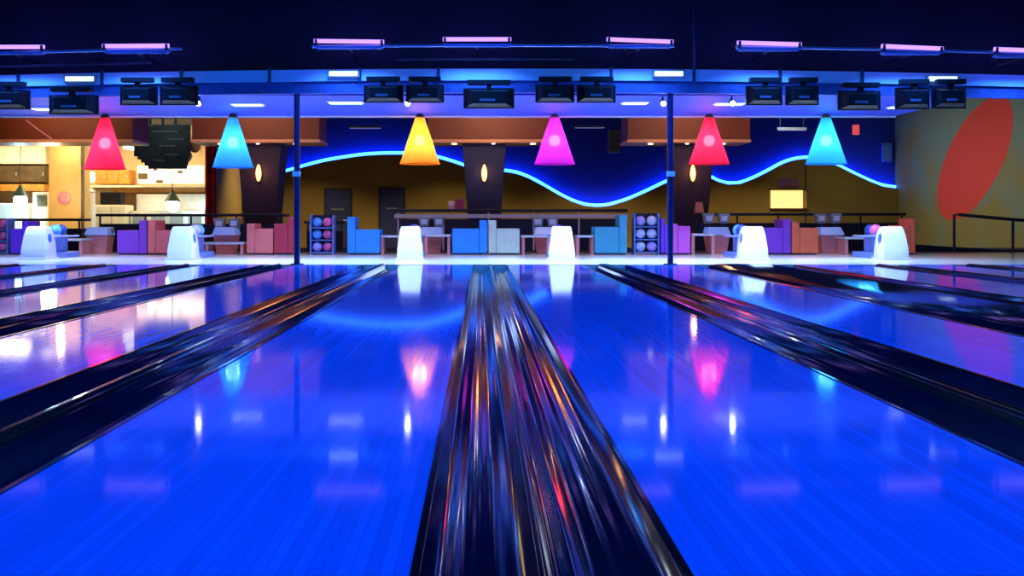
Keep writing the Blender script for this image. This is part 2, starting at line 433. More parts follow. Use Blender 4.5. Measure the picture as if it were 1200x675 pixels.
# ---------------------------------------------------------------- monitors hanging in front of the beam (seen from behind)
DM = 16.6
def monitor(x0, x1, y0, y1, lab, fat=False):
    X0, X1 = WX(x0, DM), WX(x1, DM); Zt, Zb = WZ(y0, DM), WZ(y1, DM); w = X1-X0; h = Zt-Zb
    t = thing('hanging_monitor', lab, 'monitor', ((X0+X1)/2, DM, Zb), 0, 'black score monitors hanging below the beam')
    obj('screen_frame', bx(-w/2, w/2, .14, .20, 0, h), M_['tv'], t, bevel=.008)
    obj('rear_housing', frust(-w*.36, w*.36, 0, .02, h*.16, -w*.36, w*.36, 0, .02, h*.84) if 0 else
        bridge(w, h), M_['tv'], t)
    obj('connector_plate', bx(-w*.18, w*.12, -.02, -.001, h*.30, h*.42), M_['tvd'], t, bevel=.003)
    obj('ceiling_mount', bx(-.035, .035, .05, .13, h*.8, h+.10), M_['tv'], t)
    obj('mount_box', bx(-w*.42, w*.42, .03, .16, h+.04, h+.11), M_['tv'], t, bevel=.005)
def bridge(w, h):
    bm = bmesh.new()
    a = [bm.verts.new(p) for p in ((-w*.33, 0, h*.2), (w*.33, 0, h*.2), (w*.33, 0, h*.8), (-w*.33, 0, h*.8))]
    b = [bm.verts.new(p) for p in ((-w*.46, .14, h*.05), (w*.46, .14, h*.05), (w*.46, .14, h*.95), (-w*.46, .14, h*.95))]
    bm.faces.new(a); bm.faces.new(b[::-1])
    for i in range(4): bm.faces.new((a[i], b[i], b[(i+1) % 4], a[(i+1) % 4]))
    return bm
for m in ((-14, 30, 104, 127, 'black hanging monitor at the far left edge of the picture'),
          (53, 111, 110, 133, 'wide low black hanging monitor above left of the red cone lamp at left'),
          (137, 181, 99, 122, 'left one of the two black monitors between red and blue cone lamps at left'),
          (184, 229, 99, 122, 'right one of the two black monitors between red and blue cone lamps at left'),
          (425, 472, 98, 119, 'left black monitor of the pair above the yellow cone lamp'),
          (475, 520, 98, 119, 'right black monitor of the pair above the yellow cone lamp'),
          (543, 603, 102, 126, 'larger lone black monitor in the centre above the plum column'),
          (628, 674, 98, 119, 'left black monitor of the pair above the magenta cone lamp'),
          (677, 723, 98, 119, 'right black monitor of the pair above the magenta cone lamp'),
          (877, 920, 99, 122, 'left black monitor of the pair right of the bright red cone lamp'),
          (924, 963, 99, 122, 'right black monitor of the pair, right above the pale blue cone lamp'),
          (986, 1036, 105, 128, 'lone black monitor between the right blue cone lamp and the mural'),
          (1054, 1094, 101, 127, 'left black monitor of the pair beside the mural ellipse'),
          (1097, 1137, 101, 126, 'right black monitor of the pair beside the mural ellipse')):
    monitor(*m)

# soffit light panels
for x, y, w_, lab in ((50, 127, 20, 'left of the red cone lamp at far left'), (290, 122, 34, 'above the left blue cone lamp'), (405, 119.5, 38, 'left of the yellow cone lamp'), (744, 120, 28, 'between magenta and red cone lamps'),
                      (855, 121, 32, 'right of the red cone lamp'), (1050, 125, 14, 'near the right end of the soffit')):
    D = F*(SZ-H)/(VY-y); X = WX(x, D); hw = w_/px(D)/2
    if X + hw > 7.3: continue
    t = thing('soffit_light_panel', 'bluish white light panel in the soffit, ' + lab, 'ceiling light', (X, D, SZ), 0, 'flat light panels in the soffit')
    obj('panel_frame', bx(-hw-.03, hw+.03, -.16, .16, -.012, -.001), M_['trimw'], t)
    obj('diffuser', bx(-hw, hw, -.13, .13, -.026, -.013), M_['tubew'], t)

for x, lab in ((233, 'left of the left blue cone lamp'), (478, 'just left of the yellow cone lamp'), (777, 'beside the right navy post'), (858, 'above right of the bright red cone lamp')):
    D = 17.34; X = WX(x, D)
    t = thing('soffit_spotlight', 'tiny glaring round spotlight under the soffit edge, ' + lab, 'spotlight', (X, D, SZ), 0, 'tiny spotlights under the soffit')
    obj('swivel', tube([(0, .04, 0), (0, .04, -.05)], .014, 8), M_['darkrail'], t)
    q = obj('barrel', lathe([(0, 0), (.045, 0), (.05, .12), (.042, .12), (.04, .03)], 16), M_['darkrail'], t); q.rotation_euler = (PI/2+.35, 0, 0); q.location = (0, .06, -.075)
    q = obj('lens', lathe([(0, .10), (.036, .10), (.036, .085), (0, .085)], 16), M_['spotl'], t); q.rotation_euler = (PI/2+.35, 0, 0); q.location = (0, .06, -.075)
# ---------------------------------------------------------------- posts
for x, lab in ((348, 'slim navy blue round post left of the yellow lamp, floor to beam'), (785.5, 'slim navy blue round post left of the bright red lamp, floor to beam')):
    D = 17.12; X = WX(x, D)
    t = thing('support_post', lab, 'post', (X, D, 0), 0, 'navy posts at the foul line')
    obj('shaft', cyl(0, 0, .015, WZ(100, D), .046, 20), M_['post'], t, smooth=False)
    obj('base_plate', cyl(0, 0, 0, .015, .10, 20), M_['post'], t)
    obj('joint_box', bx(-.06, .06, -.07, -.03, WZ(207, D), WZ(201, D)), M_['trimw'], t, bevel=.006)

# ---------------------------------------------------------------- cone pendants
DP = 20.2
pend = [(123, 198, 'red', (1, .04, .13), (1, .10, .22), 'hot pink-red cone pendant lamp at the far left in front of the bright kitchen'),
        (273, 196, 'blue', (.06, .40, .95), (.1, .6, 1), 'sky blue cone pendant lamp left of the left navy post'),
        (492, 192, 'yellow', (1, .36, .04), (1, .62, .15), 'glowing yellow-orange cone pendant lamp'),
        (650, 192, 'magenta', (.72, .045, .70), (.95, .2, .9), 'magenta cone pendant lamp right of centre'),
        (831, 192, 'crimson', (1, .04, .12), (1, .10, .2), 'bright red cone pendant lamp just right of the right navy post'),
        (968, 192, 'cyan', (.05, .48, .9), (.1, .7, 1), 'light blue cone pendant lamp nearest the right mural wall')]
for x, yb, nm, col, lc, lab in pend:
    D = DP; X = WX(x, D); zb = WZ(yb, D); h = WZ(134, D) - zb - .02
    t = thing('cone_pendant_lamp', lab, 'pendant lamp', (X, D, zb), 0, 'coloured cone pendant lamps')
    R0, R1 = .355, .075
    prof = [(R0, 0), (R0-.004, .02), (R0*.80+R1*.20, h*.2), (R0*.42+R1*.58, h*.6), (R1+.012, h*.93), (R1, h*.97)]
    bm = lathe([(R0 + (R1-R0)*k/10, h*.97*k/10) for k in range(11)], 32)
    obj('lamp_shade', bm, shade_mat(nm + '_shade', col), t, smooth=True)
    obj('shade_rim', tube([(R0*math.cos(2*PI*k/32), R0*math.sin(2*PI*k/32), 0) for k in range(33)], .008, 6), shade_mat(nm+'_rim', tuple(min(1, c*1.1+.03) for c in col)), t)
    obj('canopy', lathe([(0, h+.02), (.05, h+.02), (R1+.01, h*.97), (R1+.01, h*.95), (0, h*.95)], 20), M_['brass'], t)
    bulbm = mat(nm + '_bulb', (1, 1, 1), .4, emit=tuple(.35 + .65*c for c in lc), es=16, noise=.01)
    obj('bulb', sphere(.10, 20, 14), bulbm, t, smooth=True, loc=(0, 0, h*.48))
    obj('bulb_holder', cyl(0, 0, h*.48+.09, h*.96, .022, 10), M_['brass'], t)
    point('lamp_' + nm, (X, D, zb + h*.48), 74 if nm != 'yellow' else 125, tuple(.55 + .45*c for c in lc) if nm in ('yellow',) else tuple(.4 + .6*c for c in lc), .115)

# ---------------------------------------------------------------- back wall with wave
DW = 40.0
wave = [(240, 216), (262, 214), (290, 211), (312, 207), (330, 203), (345, 199), (360, 194.5), (380, 189.5), (400, 186), (425, 182.5), (450, 181), (475, 181), (495, 182), (515, 186), (535, 192), (552, 198), (570, 200), (588, 201), (605, 203.5),
        (620, 209), (637, 218), (654, 228), (670, 236), (685, 241), (700, 242.5), (715, 241), (735, 235), (755, 226.5), (775, 217), (785, 212.5), (795, 209), (812, 206.5), (830, 207.5), (842, 213), (853, 216), (868, 215.5), (885, 209), (900, 201.5), (918, 192), (935, 187), (955, 186), (970, 189),
        (985, 196), (1000, 203.5), (1018, 212), (1035, 218.5), (1054, 221)]
W3 = [(WX(x, DW), WZ(y, DW)) for x, y in wave]
W3[-1] = (XR-.001, W3[-1][1])
bm = prismY([(W3[0][0], -.35)] + W3 + [(XR-.001, -.35)], DW, DW+.25)
struct('wall_wave', bm, M_['olive'])
struct('wall_back', bx(XL, XR, 40.34, 40.6, -.5, 4.36), M_['wallblue'])
def smooth_path(p, n=4):
    out = []
    for i in range(len(p)-1):
        p0, p1, p2, p3 = p[max(i-1, 0)], p[i], p[i+1], p[min(i+2, len(p)-1)]
        for k in range(n):
            t = k/n
            out.append(tuple(.5*((2*b)+(-a+c)*t+(2*a-5*b+4*c-d)*t*t+(-a+3*b-3*c+d)*t**3) for a, b, c, d in zip(p0, p1, p2, p3)))
    out.append(p[-1]); return out
pts = [(x, DW+.12, z+.062) for x, z in W3[:-1]] + [(XR-.06, DW+.12, W3[-1][1]+.062)]
o = obj('neon_tube', tube(smooth_path(pts, 3), .055, 8), M_['neon'], smooth=True)
tag(o, 'glowing blue neon line following the wavy top of the olive back wall', 'neon light')
# doors in the wave wall
def door(n, x0, x1, y0):
    X0, X1 = WX(x0, DW), WX(x1, DW); Z = WZ(y0, DW)
    o = struct('door_%d' % n, bx(X0+.04, X1-.04, DW-.05, DW-.005, SINK, Z-.05), M_['doorm'])
    f_ = bx(X0, X0+.05, DW-.08, DW-.002, SINK, Z); bx(X1-.05, X1, DW-.08, DW-.002, SINK, Z, f_); bx(X0+.05, X1-.05, DW-.08, DW-.002, Z-.05, Z, f_)
    obj('door_frame', f_, M_['frame'], o)
    obj('door_window', bx(X0+.25, X1-.25, DW-.056, DW-.051, Z-.75, Z-.70), M_['grey'], o)
    obj('door_handle', tube([(X1-.16, DW-.05, .65), (X1-.16, DW-.11, .65), (X1-.28, DW-.11, .65)], .014), M_['steel'], o)
door(1, 380, 412, 221); door(2, 444, 475, 220)
# serving window (lit yellow)
t = thing('serving_hatch', 'bright yellow lit hatch window in the olive wall at right', 'window', (WX(924, DW), DW, WZ(244, DW)))
w_, h_ = 42/px(DW), 21/px(DW)
obj('lit_pane', bx(-w_/2, w_/2*.78, -.03, -.003, 0, h_), M_['yellow'], t)
obj('side_return', bx(w_/2*.78, w_/2, -.06, -.003, 0, h_), M_['kcol'], t)
f_ = bx(-w_/2-.05, w_/2+.03, -.08, -.002, -.06, 0); bx(-w_/2-.05, w_/2+.03, -.08, -.002, h_, h_+.05, f_)
obj('hatch_frame', f_, M_['kdark'], t)
o = obj('wall_sign', bx(WX(912, DW), WX(935, DW), DW-.05, DW-.003, WZ(219, DW), WZ(209, DW)), mat('dusty_plum', (.25, .10, .16), .5, noise=.1), bevel=.01)
tag(o, 'small dusty plum wall panel above the yellow lit hatch', 'sign')
o = obj('conduit', tube([(WX(943.5, DW), DW-.028, SINK), (WX(943.5, DW), DW-.028, WZ(192, DW))], .03), M_['kdark'])
tag(o, 'thin dark pipe running up the olive wall beside the yellow hatch', 'pipe')
# small fittings high on the blue wall
t = thing('wall_speaker', 'grey upright loudspeaker on the dark blue wall right of the magenta lamp', 'speaker', (WX(720, 38.5), 38.5, WZ(179, 38.5)))
sx = 6.5/px(38.5); sh = 27/px(38.5)
obj('cabinet', bx(-sx, sx, 0, .3, 0, sh), M_['grey'], t, bevel=.02)
obj('grille', bx(-sx*.8, sx*.8, -.015, -.001, .06, sh-.06), mat('grille_cloth', (.14, .17, .18), .8, noise=.2), t)
obj('hanging_bracket', tube([(0, .15, sh), (0, .15, 4.35-WZ(179, 38.5))], .02), M_['darkrail'], t)
for x, y, w2, lab in ((428, 150, 38, 'left of the yellow lamp'), (691, 149.5, 36, 'between magenta lamp and right post'), (928, 152, 34, 'left of the right blue lamp')):
    D = 37.5; X = WX(x, D); Z = WZ(y, D); hw = w2/px(D)/2
    t = thing('linear_ceiling_light', 'thin pale strip light hanging in the dark blue area ' + lab, 'strip light', (X, D, Z), 0, 'thin strip lights over the concourse')
    obj('body', bx(-hw, hw, -.05, .05, 0, .07), M_['grey'], t, bevel=.01)
    obj('diffuser', bx(-hw+.03, hw-.03, -.04, .04, -.02, -.001), mat('dim_diffuser', (.5, .5, .8), .3, emit=(.35, .35, .9), es=.35, noise=.02), t)
    for s in (-1, 1): obj('suspension_wire', tube([(s*hw*.8, 0, .07), (s*hw*.8, 0, 4.35-Z)], .008, 6), M_['darkrail'], t)
t = thing('alarm_beacon', 'small red lit box high on the dark wall near the mural', 'alarm light', (WX(1003, 39), 39, WZ(158, 39)))
obj('beacon_box', bx(-.11, .11, -.06, .06, 0, .34), M_['red'], t, bevel=.03)
obj('hanging_bracket', tube([(0, 0, .34), (0, 0, 4.35-WZ(158, 39))], .015), M_['darkrail'], t)
t = thing('blue_wall_box', 'upright blue box fixed on the blue wall next to the mural corner', 'wall box', (WX(1039, 40.3), 40.339, WZ(190, 40.3)))
obj('box_body', bx(-.17, .17, -.15, 0, 0, .68), mat('bright_blue_box', (.08, .25, .95), .4, noise=.05), t, bevel=.02)
obj('box_cover', bx(-.12, .12, -.165, -.151, .08, .60), mat('bright_blue_cover', (.12, .35, 1), .4, noise=.05), t, bevel=.003)

# ---------------------------------------------------------------- orange soffits with tapered columns and sconces
DS = 25.6
sof = [(-60, 155.5, 'wide burnt orange bulkhead at the far left above the kitchen'), (225, 374, 'burnt orange bulkhead behind the left navy post'),
       (501, 656, 'burnt orange bulkhead in the centre between yellow and magenta lamps'), (736, 879, 'burnt orange bulkhead behind the right navy post')]
for x0, x1, lab in sof:
    X0, X1 = WX(x0, DS), WX(x1, DS); zb = WZ(167, DS)
    t = thing('orange_bulkhead', lab, 'bulkhead', ((X0+X1)/2, DS, zb), 0, 'burnt orange bulkheads'); hw = (X1-X0)/2
    obj('panel_box', bx(-hw, hw, 0, 1.22, .07, 4.35-zb), M_['orange'], t)
    obj('bottom_trim', bx(-hw-.02, hw+.02, -.03, 1.24, 0, .069), M_['orangetrim'], t, bevel=.01)
    for k in range(3):
        obj('downlight', cyl(-hw*.6+hw*.6*k, .3, -.025, -.001, .06), M_['warmp'], t)
DC = 26.0
for x, lab, m in ((305, 'dark plum tapered column left of the left navy post, amber sconce on it', 'plum'), (567.5, 'dark navy tapered column in the middle of the hall, amber sconce on it', 'navy'),
                  (810, 'dark plum tapered column right of the right navy post, amber sconce on it', 'plum')):
    X = WX(x, DC); zt = WZ(167, DS)
    t = thing('tapered_column', lab, 'column', (X, DC, 0), 0, 'tapered columns under the orange bulkheads')
    bm = frust(-.32, .32, 0, .64, 0, -.50, .50, -.15, .80, zt-.002)
    obj('shaft', bm, M_[m], t, bevel=.02)
    obj('plinth', bx(-.40, .40, -.05, .69, 0, .12), M_['counter'], t, bevel=.01)
    zs = WZ(203, DC)
    s = thing('wall_sconce', 'glowing amber flame-shaped sconce on the ' + lab.split(',')[0], 'sconce', (X, DC-.165, zs), 0, 'amber sconces')
    obj('glass', lathe([(0, -.20), (.035, -.17), (.06, -.08), (.065, 0), (.05, .10), (.025, .17), (0, .20)], 14, None, 0, -.04), M_['sconce'], s, smooth=True)
    obj('back_plate', bx(-.04, .04, .02, .045, -.14, .14), M_['brass'], s, bevel=.005)
    obj('arm', tube([(0, .03, -.1), (0, -.04, -.20)], .01, 6), M_['brass'], s)
    point('sconce_glow', (X, DC-.40, zs), 3.5, (1, .45, .18), .05)

# ---------------------------------------------------------------- counters on the concourse edge
def counter(x0, x1, yt, lab, D=25.0, pale=True, depth=.6):
    X0, X1 = WX(x0, D), WX(x1, D); zt = WZ(yt, D); hw = (X1-X0)/2
    t = thing('bar_counter', lab, 'counter', ((X0+X1)/2, D, 0))
    obj('cabinet_body', bx(-hw+.05, hw-.05, .08, depth-.05, 0, zt-.22), M_['counter'], t)
    obj('counter_top', bx(-hw, hw, 0, depth, zt-.06, zt), M_['counter'], t, bevel=.012)
    if pale: obj('edge_strip', bx(-hw, hw, .0, .05, zt-.20, zt-.11), M_['counterw'], t, bevel=.01)
    n = max(2, int(hw*2/.9))
    for k in range(n+1):
        X = -hw+.08 + (2*hw-.16)*k/n
        obj('pillar', bx(X-.02, X+.02, .051, .075, 0, zt-.061), M_['counterw' if pale else 'counter'], t, bevel=.006)
    return t
counter(462, 736, 245, 'long dark bar counter with pale edge strip behind the central blue and mint seats')
counter(112, 334, 250.5, 'dark bar counter in front of the bright kitchen at left', pale=False)
counter(812, 1062, 249.5, 'dark bar counter below the yellow lit hatch at right', pale=False)
counter(356, 404, 259, 'short dark counter section behind the ball rack and left post', pale=False, D=25.2)
counter(-40, 96, 256, 'dark bar counter at the far left edge below the kitchen column', pale=False)

# ---------------------------------------------------------------- ball returns
DH = 19.05
hoods = [(41, 'white ball return hood at the far left edge'), (213, 'white ball return hood beside the salmon seat at left'), (481, 'white ball return hood left of the centre below the yellow lamp'),
         (658, 'white ball return hood below the magenta lamp'), (881, 'white ball return hood at the right beside the purple seat'), (1047, 'white ball return hood farthest right near the mural wall')]
hx = {41: 38, 213: 210, 481: 480, 658: 659, 881: 886, 1047: 1051}
for x, lab in hoods:
    X = WX(hx[x], DH)
    t = thing('ball_return', lab, 'ball return', (X, DH, 0), 0, 'white ball returns on the approach')
    prof = [(0, 0), (.03, .18), (.09, .42), (.13, .525), (.20, .56), (.38, .55), (.48, .47), (.53, .30), (.55, 0)]
    bm = prismX(prof, -.215, .215)
    for v in bm.verts:
        f_ = 1 - .26*min(1, max(0, v.co.z)/.56)**1.5
        v.co.x *= f_
    obj('hood', bm, M_['hood'], t, bevel=.022, smooth=True)
    obj('hood_base', bx(-.235, .235, -.02, .57, 0, .03), M_['hood'], t, bevel=.008)
    for s in (-1, 1):
        b = obj('side_badge', lathe([(0, .0), (.07, .0), (.075, .012), (0, .014)], 18), M_['hoodb'], t)
        b.rotation_euler = (0, s*(PI/2 - .13), 0); b.location = (s*.182, .27, .36)
    # rack with ring behind the hood
    obj('rack_base', bx(-.18, .18, .60, 1.75, 0, .10), M_['rackb'], t, bevel=.02)
    obj('rack_pillar', bx(-.07, .07, .95, 1.45, .10, .36), M_['rackb'], t, bevel=.02)
    for s in (-1, 1):
        obj('rack_rail', tube([(s*.13, .56, .40), (s*.17, 1.2, .38), (s*.17, 1.7, .38), (s*.08, 1.85, .38)], .018), M_['rail'], t)
    obj('rack_tray', bx(-.13, .13, .80, 1.75, .355, .37), M_['rackb'], t)
    cols = random.sample(['navyb', 'pink', 'skyblue', 'lilac'], 2)
    for k, c in enumerate(cols):
        b = obj('bowling_ball', sphere(.108), BALL[c], None, smooth=True, loc=(X, DH + 1.02 + .26*k, .481))
        tag(b, '%s ball behind the %s' % ({'navyb': 'navy', 'pink': 'pink', 'skyblue': 'sky blue', 'lilac': 'lilac'}[c], lab), 'bowling ball', 'balls on the ball returns')

# ---------------------------------------------------------------- ball racks
DR = 22.0
def ball_rack(x0, x1, y0, lab, cl, cr, wl):
    X0, X1 = WX(x0, DR), WX(x1, DR); w = X1-X0; ht = WZ(y0, DR)
    t = thing('ball_rack', lab, 'ball rack', ((X0+X1)/2, DR, 0), 0, 'upright ball racks')
    obj('side_panel', bx(-w/2, -w/2+.03, 0, .34, 0, ht), M_['rackb'], t, bevel=.005)
    obj('side_panel', bx(w/2-.03, w/2, 0, .34, 0, ht), M_['rackb'], t, bevel=.005)
    obj('back_panel', bx(-w/2+.03, w/2-.03, .31, .34, .02, ht), M_['frame'], t)
    zs = [.05, .05+ht*.31, .05+ht*.62]
    for z in zs: obj('shelf', bx(-w/2+.03, w/2-.03, .0, .31, z-.02, z), M_['rackb'], t)
    for k, (z, nm) in enumerate(zip(zs, ('bottom', 'middle', 'top'))):
        for s, c in ((-1, cl[k]), (1, cr[k])):
            r = min(.104, (w-.07)/4)
            b = obj('bowling_ball', sphere(r), BALL[c], None, smooth=True, loc=((X0+X1)/2 + s*(w/4-.012), DR+.13, z+r))
            tag(b, '%s ball, %s shelf, %s side, in the rack %s' % ({'navyb': 'navy', 'skyblue': 'sky blue', 'pink': 'pink', 'lilac': 'lilac', 'pale': 'pale blue'}[c], nm, 'left' if s < 0 else 'right', wl), 'bowling ball', 'balls in the upright racks')
ball_rack(363, 391, 252, 'upright rack of blue and pink balls just right of the left navy post', ['lilac', 'skyblue', 'skyblue'], ['pink', 'pink', 'pink'], 'by the left navy post')
ball_rack(743, 773, 250, 'upright rack of pale balls just left of the right navy post', ['pale', 'pale', 'lilac'], ['lilac', 'pale', 'pale'], 'by the right navy post')
ball_rack(-20, 9, 256, 'upright rack of pink balls at the far left edge', ['pink', 'pink', 'pink'], ['pink', 'pink', 'pink'], 'at the far left edge')

# ---------------------------------------------------------------- lounge seats
DQ = 21.9
def seat(x0, x1, yt, ybk, side, c, lab, cb=None, D=DQ):
    X0, X1 = WX(x0, D), WX(x1, D); w = X1-X0; h = WZ(yt, D); hb = WZ(ybk, D)
    t = thing('lounge_seat', lab, 'seat', ((X0+X1)/2, D, 0), 0, 'coloured lounge seats behind the approach')
    m = SEAT[c]; mb = SEAT[cb] if cb else m
    bw = min(.15, w*.3)
    b0, b1 = (-w/2, -w/2+bw) if side < 0 else (w/2-bw, w/2)
    s0, s1 = (-w/2+bw+.003, w/2) if side < 0 else (-w/2, w/2-bw-.003)
    obj('arm_panel', bx(s0, s1, 0, .09, .03, h), m, t, bevel=.015)
    obj('arm_panel', bx(s0, s1, .61, .70, .03, h), m, t, bevel=.015)
    obj('seat_cushion', bx(s0, s1, .095, .605, .10, h*.78), m, t, bevel=.03)
    obj('backrest', bx(b0, b1, 0, .70, .03, hb), mb, t, bevel=.02)
    obj('plinth', bx(-w/2+.03, w/2-.03, .03, .67, 0, .03), M_['frame'], t)
seat(12, 31, 268, 259, 1, 'violet', 'dark violet lounge seat at the far left edge behind the white hood')
seat(137, 172, 270, 258, 1, 'purple', 'purple lounge seat at left, next to the salmon one')
seat(173, 206, 270, 258, -1, 'salmon', 'salmon lounge seat at left, beside a white ball return')
seat(289, 320, 268, 262, -1, 'salmon', 'salmon lounge seat left of the left navy post')
seat(321, 344, 262, 254, 1, 'red', 'dark red taller lounge seat touching the left navy post')
seat(407, 445, 269, 254, -1, 'blue', 'bright blue lounge seat with raised left back, left of centre')
seat(530, 571, 268, 258, 1, 'blue', 'bright blue lounge seat in the centre')
seat(572.5, 609, 268, 258, -1, 'mint', 'pale mint lounge seat in the centre')
seat(697, 735, 266, 252, 1, 'teal', 'teal lounge seat with raised right back, right of centre')
seat(775, 787, 263, 256, -1, 'violet', 'violet lounge seat half hidden by the right navy post')
seat(788, 809, 265, 262, -1, 'magenta', 'magenta lounge seat right of the right navy post')
seat(893, 927, 267, 257, 1, 'purple', 'purple lounge seat at right, next to the orange one')
seat(928, 959, 267, 260, -1, 'orange', 'orange lounge seat at right, next to the purple one')
seat(1056, 1073, 264, 256, 1, 'orange', 'orange lounge seat half behind the rightmost white hood')
# ---------------------------------------------------------------- low tables between seats
def table(x0, x1, yt, lab, D=22.0):
    X0, X1 = WX(x0, D), WX(x1, D); w = X1-X0; h = WZ(yt, D)
    t = thing('low_table', lab, 'table', ((X0+X1)/2, D, 0), 0, 'low tables between the lounge seats')
    obj('table_top', bx(-w/2, w/2, 0, .6, h-.04, h), M_['rim'], t, bevel=.01)
    for s in (-1, 1):
        obj('panel_leg', bx(s*w/2*.86-.03, s*w/2*.86+.03, .05, .55, 0, h-.041), M_['pinkp'], t, bevel=.01)
for a in ((56, 96, 280, 'grey low table between the far left hood and the purple seat'), (446, 470, 276, 'low table right of the bright blue seat with raised left back'), (497, 528, 275, 'low table with salmon legs left of the central blue seat'),
          (611, 645, 276, 'low table with salmon legs right of the mint seat'), (676, 696, 276, 'low table left of the teal seat'), (811, 838, 274, 'low table right of the magenta seat'),
          (238, 286, 284, 'low table between white hood and salmon seat at left'), (990, 1038, 278, 'low table left of the rightmost white hood')):
    table(*a)
# ---------------------------------------------------------------- score consoles
def console(x, yh, lab, D=22.72, sp=.30):
    X = WX(x, D)
    t = thing('score_console', lab, 'console', (X, D, 0), 0, 'score consoles with twin monitors')
    obj('pedestal', frust(-.17, .17, .1, .5, 0, -.22, .22, .05, .5, .36), M_['pinkp'], t, bevel=.015)
    obj('keyboard_desk', frust(-.24, .24, .0, .5, .365, -.20, .20, .12, .5, .52), M_['screen'], t, bevel=.012)
    zt = WZ(yh, D)
    for s in (-1, 1):
        obj('monitor_arm', tube([(s*sp/2*.8, .35, .50), (s*sp/2, .35, zt-.12)], .015, 6), M_['darkrail'], t)
        m = obj('small_monitor', frust(-.085, .085, .26, .42, zt-.20, -.115, .115, .24, .44, zt), M_['grey'], t, bevel=.015)
        m.location.x = s*sp/2
        q = obj('monitor_back_plate', bx(-.06, .06, .235, .2395, zt-.15, zt-.05), M_['rim'], t); q.location.x = s*sp/2
console(843, 250, 'score console with twin grey heads left of the right-hand white hood')
console(976, 250, 'score console with twin grey heads right of the orange seat')
console(112, 268, 'low score console at left between hood and purple seat', sp=.26)
console(262, 256, 'score console with twin heads left of the salmon seat and dark red seat')
console(505, 254, 'score console directly behind the white hood under the yellow lamp')
console(640, 254, 'score console directly left of the white hood under the magenta lamp')

# items on the central counter
zc = WZ(245, 25.0)
t = thing('paper_cup', 'pale pink cup on the central bar counter left of the navy column', 'cup', (WX(528.5, 25.2), 25.2, zc))
obj('cup_body', lathe([(0, 0), (.055, 0), (.075, .15), (.070, .15), (.05, .01), (0, .01)], 16), mat('pink_paper', (.85, .55, .68), .6, noise=.05), t, smooth=True)
obj('cup_lid', lathe([(.078, .15), (.078, .165), (.04, .18), (0, .18)], 16), M_['white'], t)
o = obj('menu_box', bx(-.09, .09, 0, .12, 0, .22), mat('maroon_card', (.35, .02, .14), .5, noise=.1), bevel=.008, loc=(WX(538.5, 25.2), 25.2, zc))
tag(o, 'small maroon box beside the pink cup on the central bar counter', 'box')
o = obj('napkin_holder', frust(-.10, .10, 0, .15, 0, -.07, .07, .03, .12, .24), mat('coral_plastic', (.8, .25, .2), .5, noise=.1), bevel=.01, loc=(WX(798, 25.2), 25.2, WZ(249.5, 25)-.0))
tag(o, 'coral napkin holder just right of the right navy post', 'napkin holder')
o.location.x = WX(820, 25.2)

# ---------------------------------------------------------------- right hand rail
t = thing('handrail', 'dark metal handrail sloping down in front of the mural wall', 'handrail', (WX(1160, 24), 24, 0))
D = 24.0; p = Vector((WX(1160, D), 24, 0))
tp = [(WX(1124, D)-p.x, 0, WZ(251.5, D)), (WX(1150, D)-p.x, 0, WZ(254, D)), (WX(1196, D)-p.x, 0, WZ(258, D)), (WX(1240, D)-p.x, 0, WZ(258, D))]
obj('top_rail', tube(tp, .035), M_['darkrail'], t)
for x in (1187, 1236):
    X = WX(x, D)-p.x; obj('rail_post', tube([(X, 0, 0), (X, 0, WZ(258, D))], .030), M_['darkrail'], t)
obj('end_scroll', tube([(WX(1124, D)-p.x, 0, WZ(251.5, D)), (WX(1124, D)-p.x, .25, WZ(251.5, D)), (WX(1124, D)-p.x, .25, 0)], .03), M_['darkrail'], t)
o = obj('ramp_kerb', prismY([(WX(1075, D), 0), (WX(1245, D), 0), (WX(1245, D), .03), (WX(1180, D), .03), (WX(1075, D), WZ(286.5, D))], 24.3, 24.5), M_['frame'])
tag(o, 'low dark sloping kerb at the foot of the mural wall', 'kerb')

# ---------------------------------------------------------------- kitchen / servery at left
DK = 37.0; KX0, KX1 = XL, -8.0
struct('wall_kitchen_back', bx(KX0, KX1, DK, DK+.2, SINK, 4.3), M_['kwall'])
struct('wall_kitchen_side', bx(KX1, KX1+.2, 33.4, DK+.2, SINK, 4.3), M_['olive'])
struct('ceiling_kitchen', bx(KX0, KX1, 33.2, DK+.2, 3.4, 3.6), M_['cream'])
o = obj('maroon_curtain', bmesh.new(), M_['maroon'])
bm = bmesh.new(); nn = 24; x0c, x1c = WX(241.5, 33.2), WX(254, 33.2)
fr = [(x0c + (x1c-x0c)*k/nn, 33.1 + .05*math.sin(k*1.7)) for k in range(nn+1)]
bkk = [(x, y+.06) for x, y in fr][::-1]
lo = [bm.verts.new((x, y, SINK)) for x, y in fr+bkk]; hi = [bm.verts.new((x, y, WZ(172, 33.2))) for x, y in fr+bkk]
bm.faces.new(lo[::-1]); bm.faces.new(hi)
for k in range(len(lo)): j = (k+1) % len(lo); bm.faces.new((lo[k], lo[j], hi[j], hi[k]))
bmesh.ops.recalc_face_normals(bm, faces=list(bm.faces)); bm.to_mesh(o.data); bm.free()
tag(o, 'narrow maroon curtain closing the right side of the bright kitchen', 'curtain')
D = 33.0
t = thing('kitchen_column', 'wide amber orange column glowing in the kitchen left of the pink-red lamp', 'column', (WX(76, D), D, SINK))
hw = 19/px(D); ht = 4.3-SINK
obj('column_body', bx(-hw, hw, 0, .8, .1, ht), M_['kcol'], t, bevel=.02)
obj('column_base', bx(-hw-.04, hw+.04, -.04, .84, 0, .1), M_['kwood'], t)
obj('corner_trim', bx(hw+.001, hw+.06, 0, .1, 0, ht), M_['kdark'], t)
bm = lathe([(0, 0), (.16, 0), (.20, .03), (.10, .05), (0, .05)], 18)
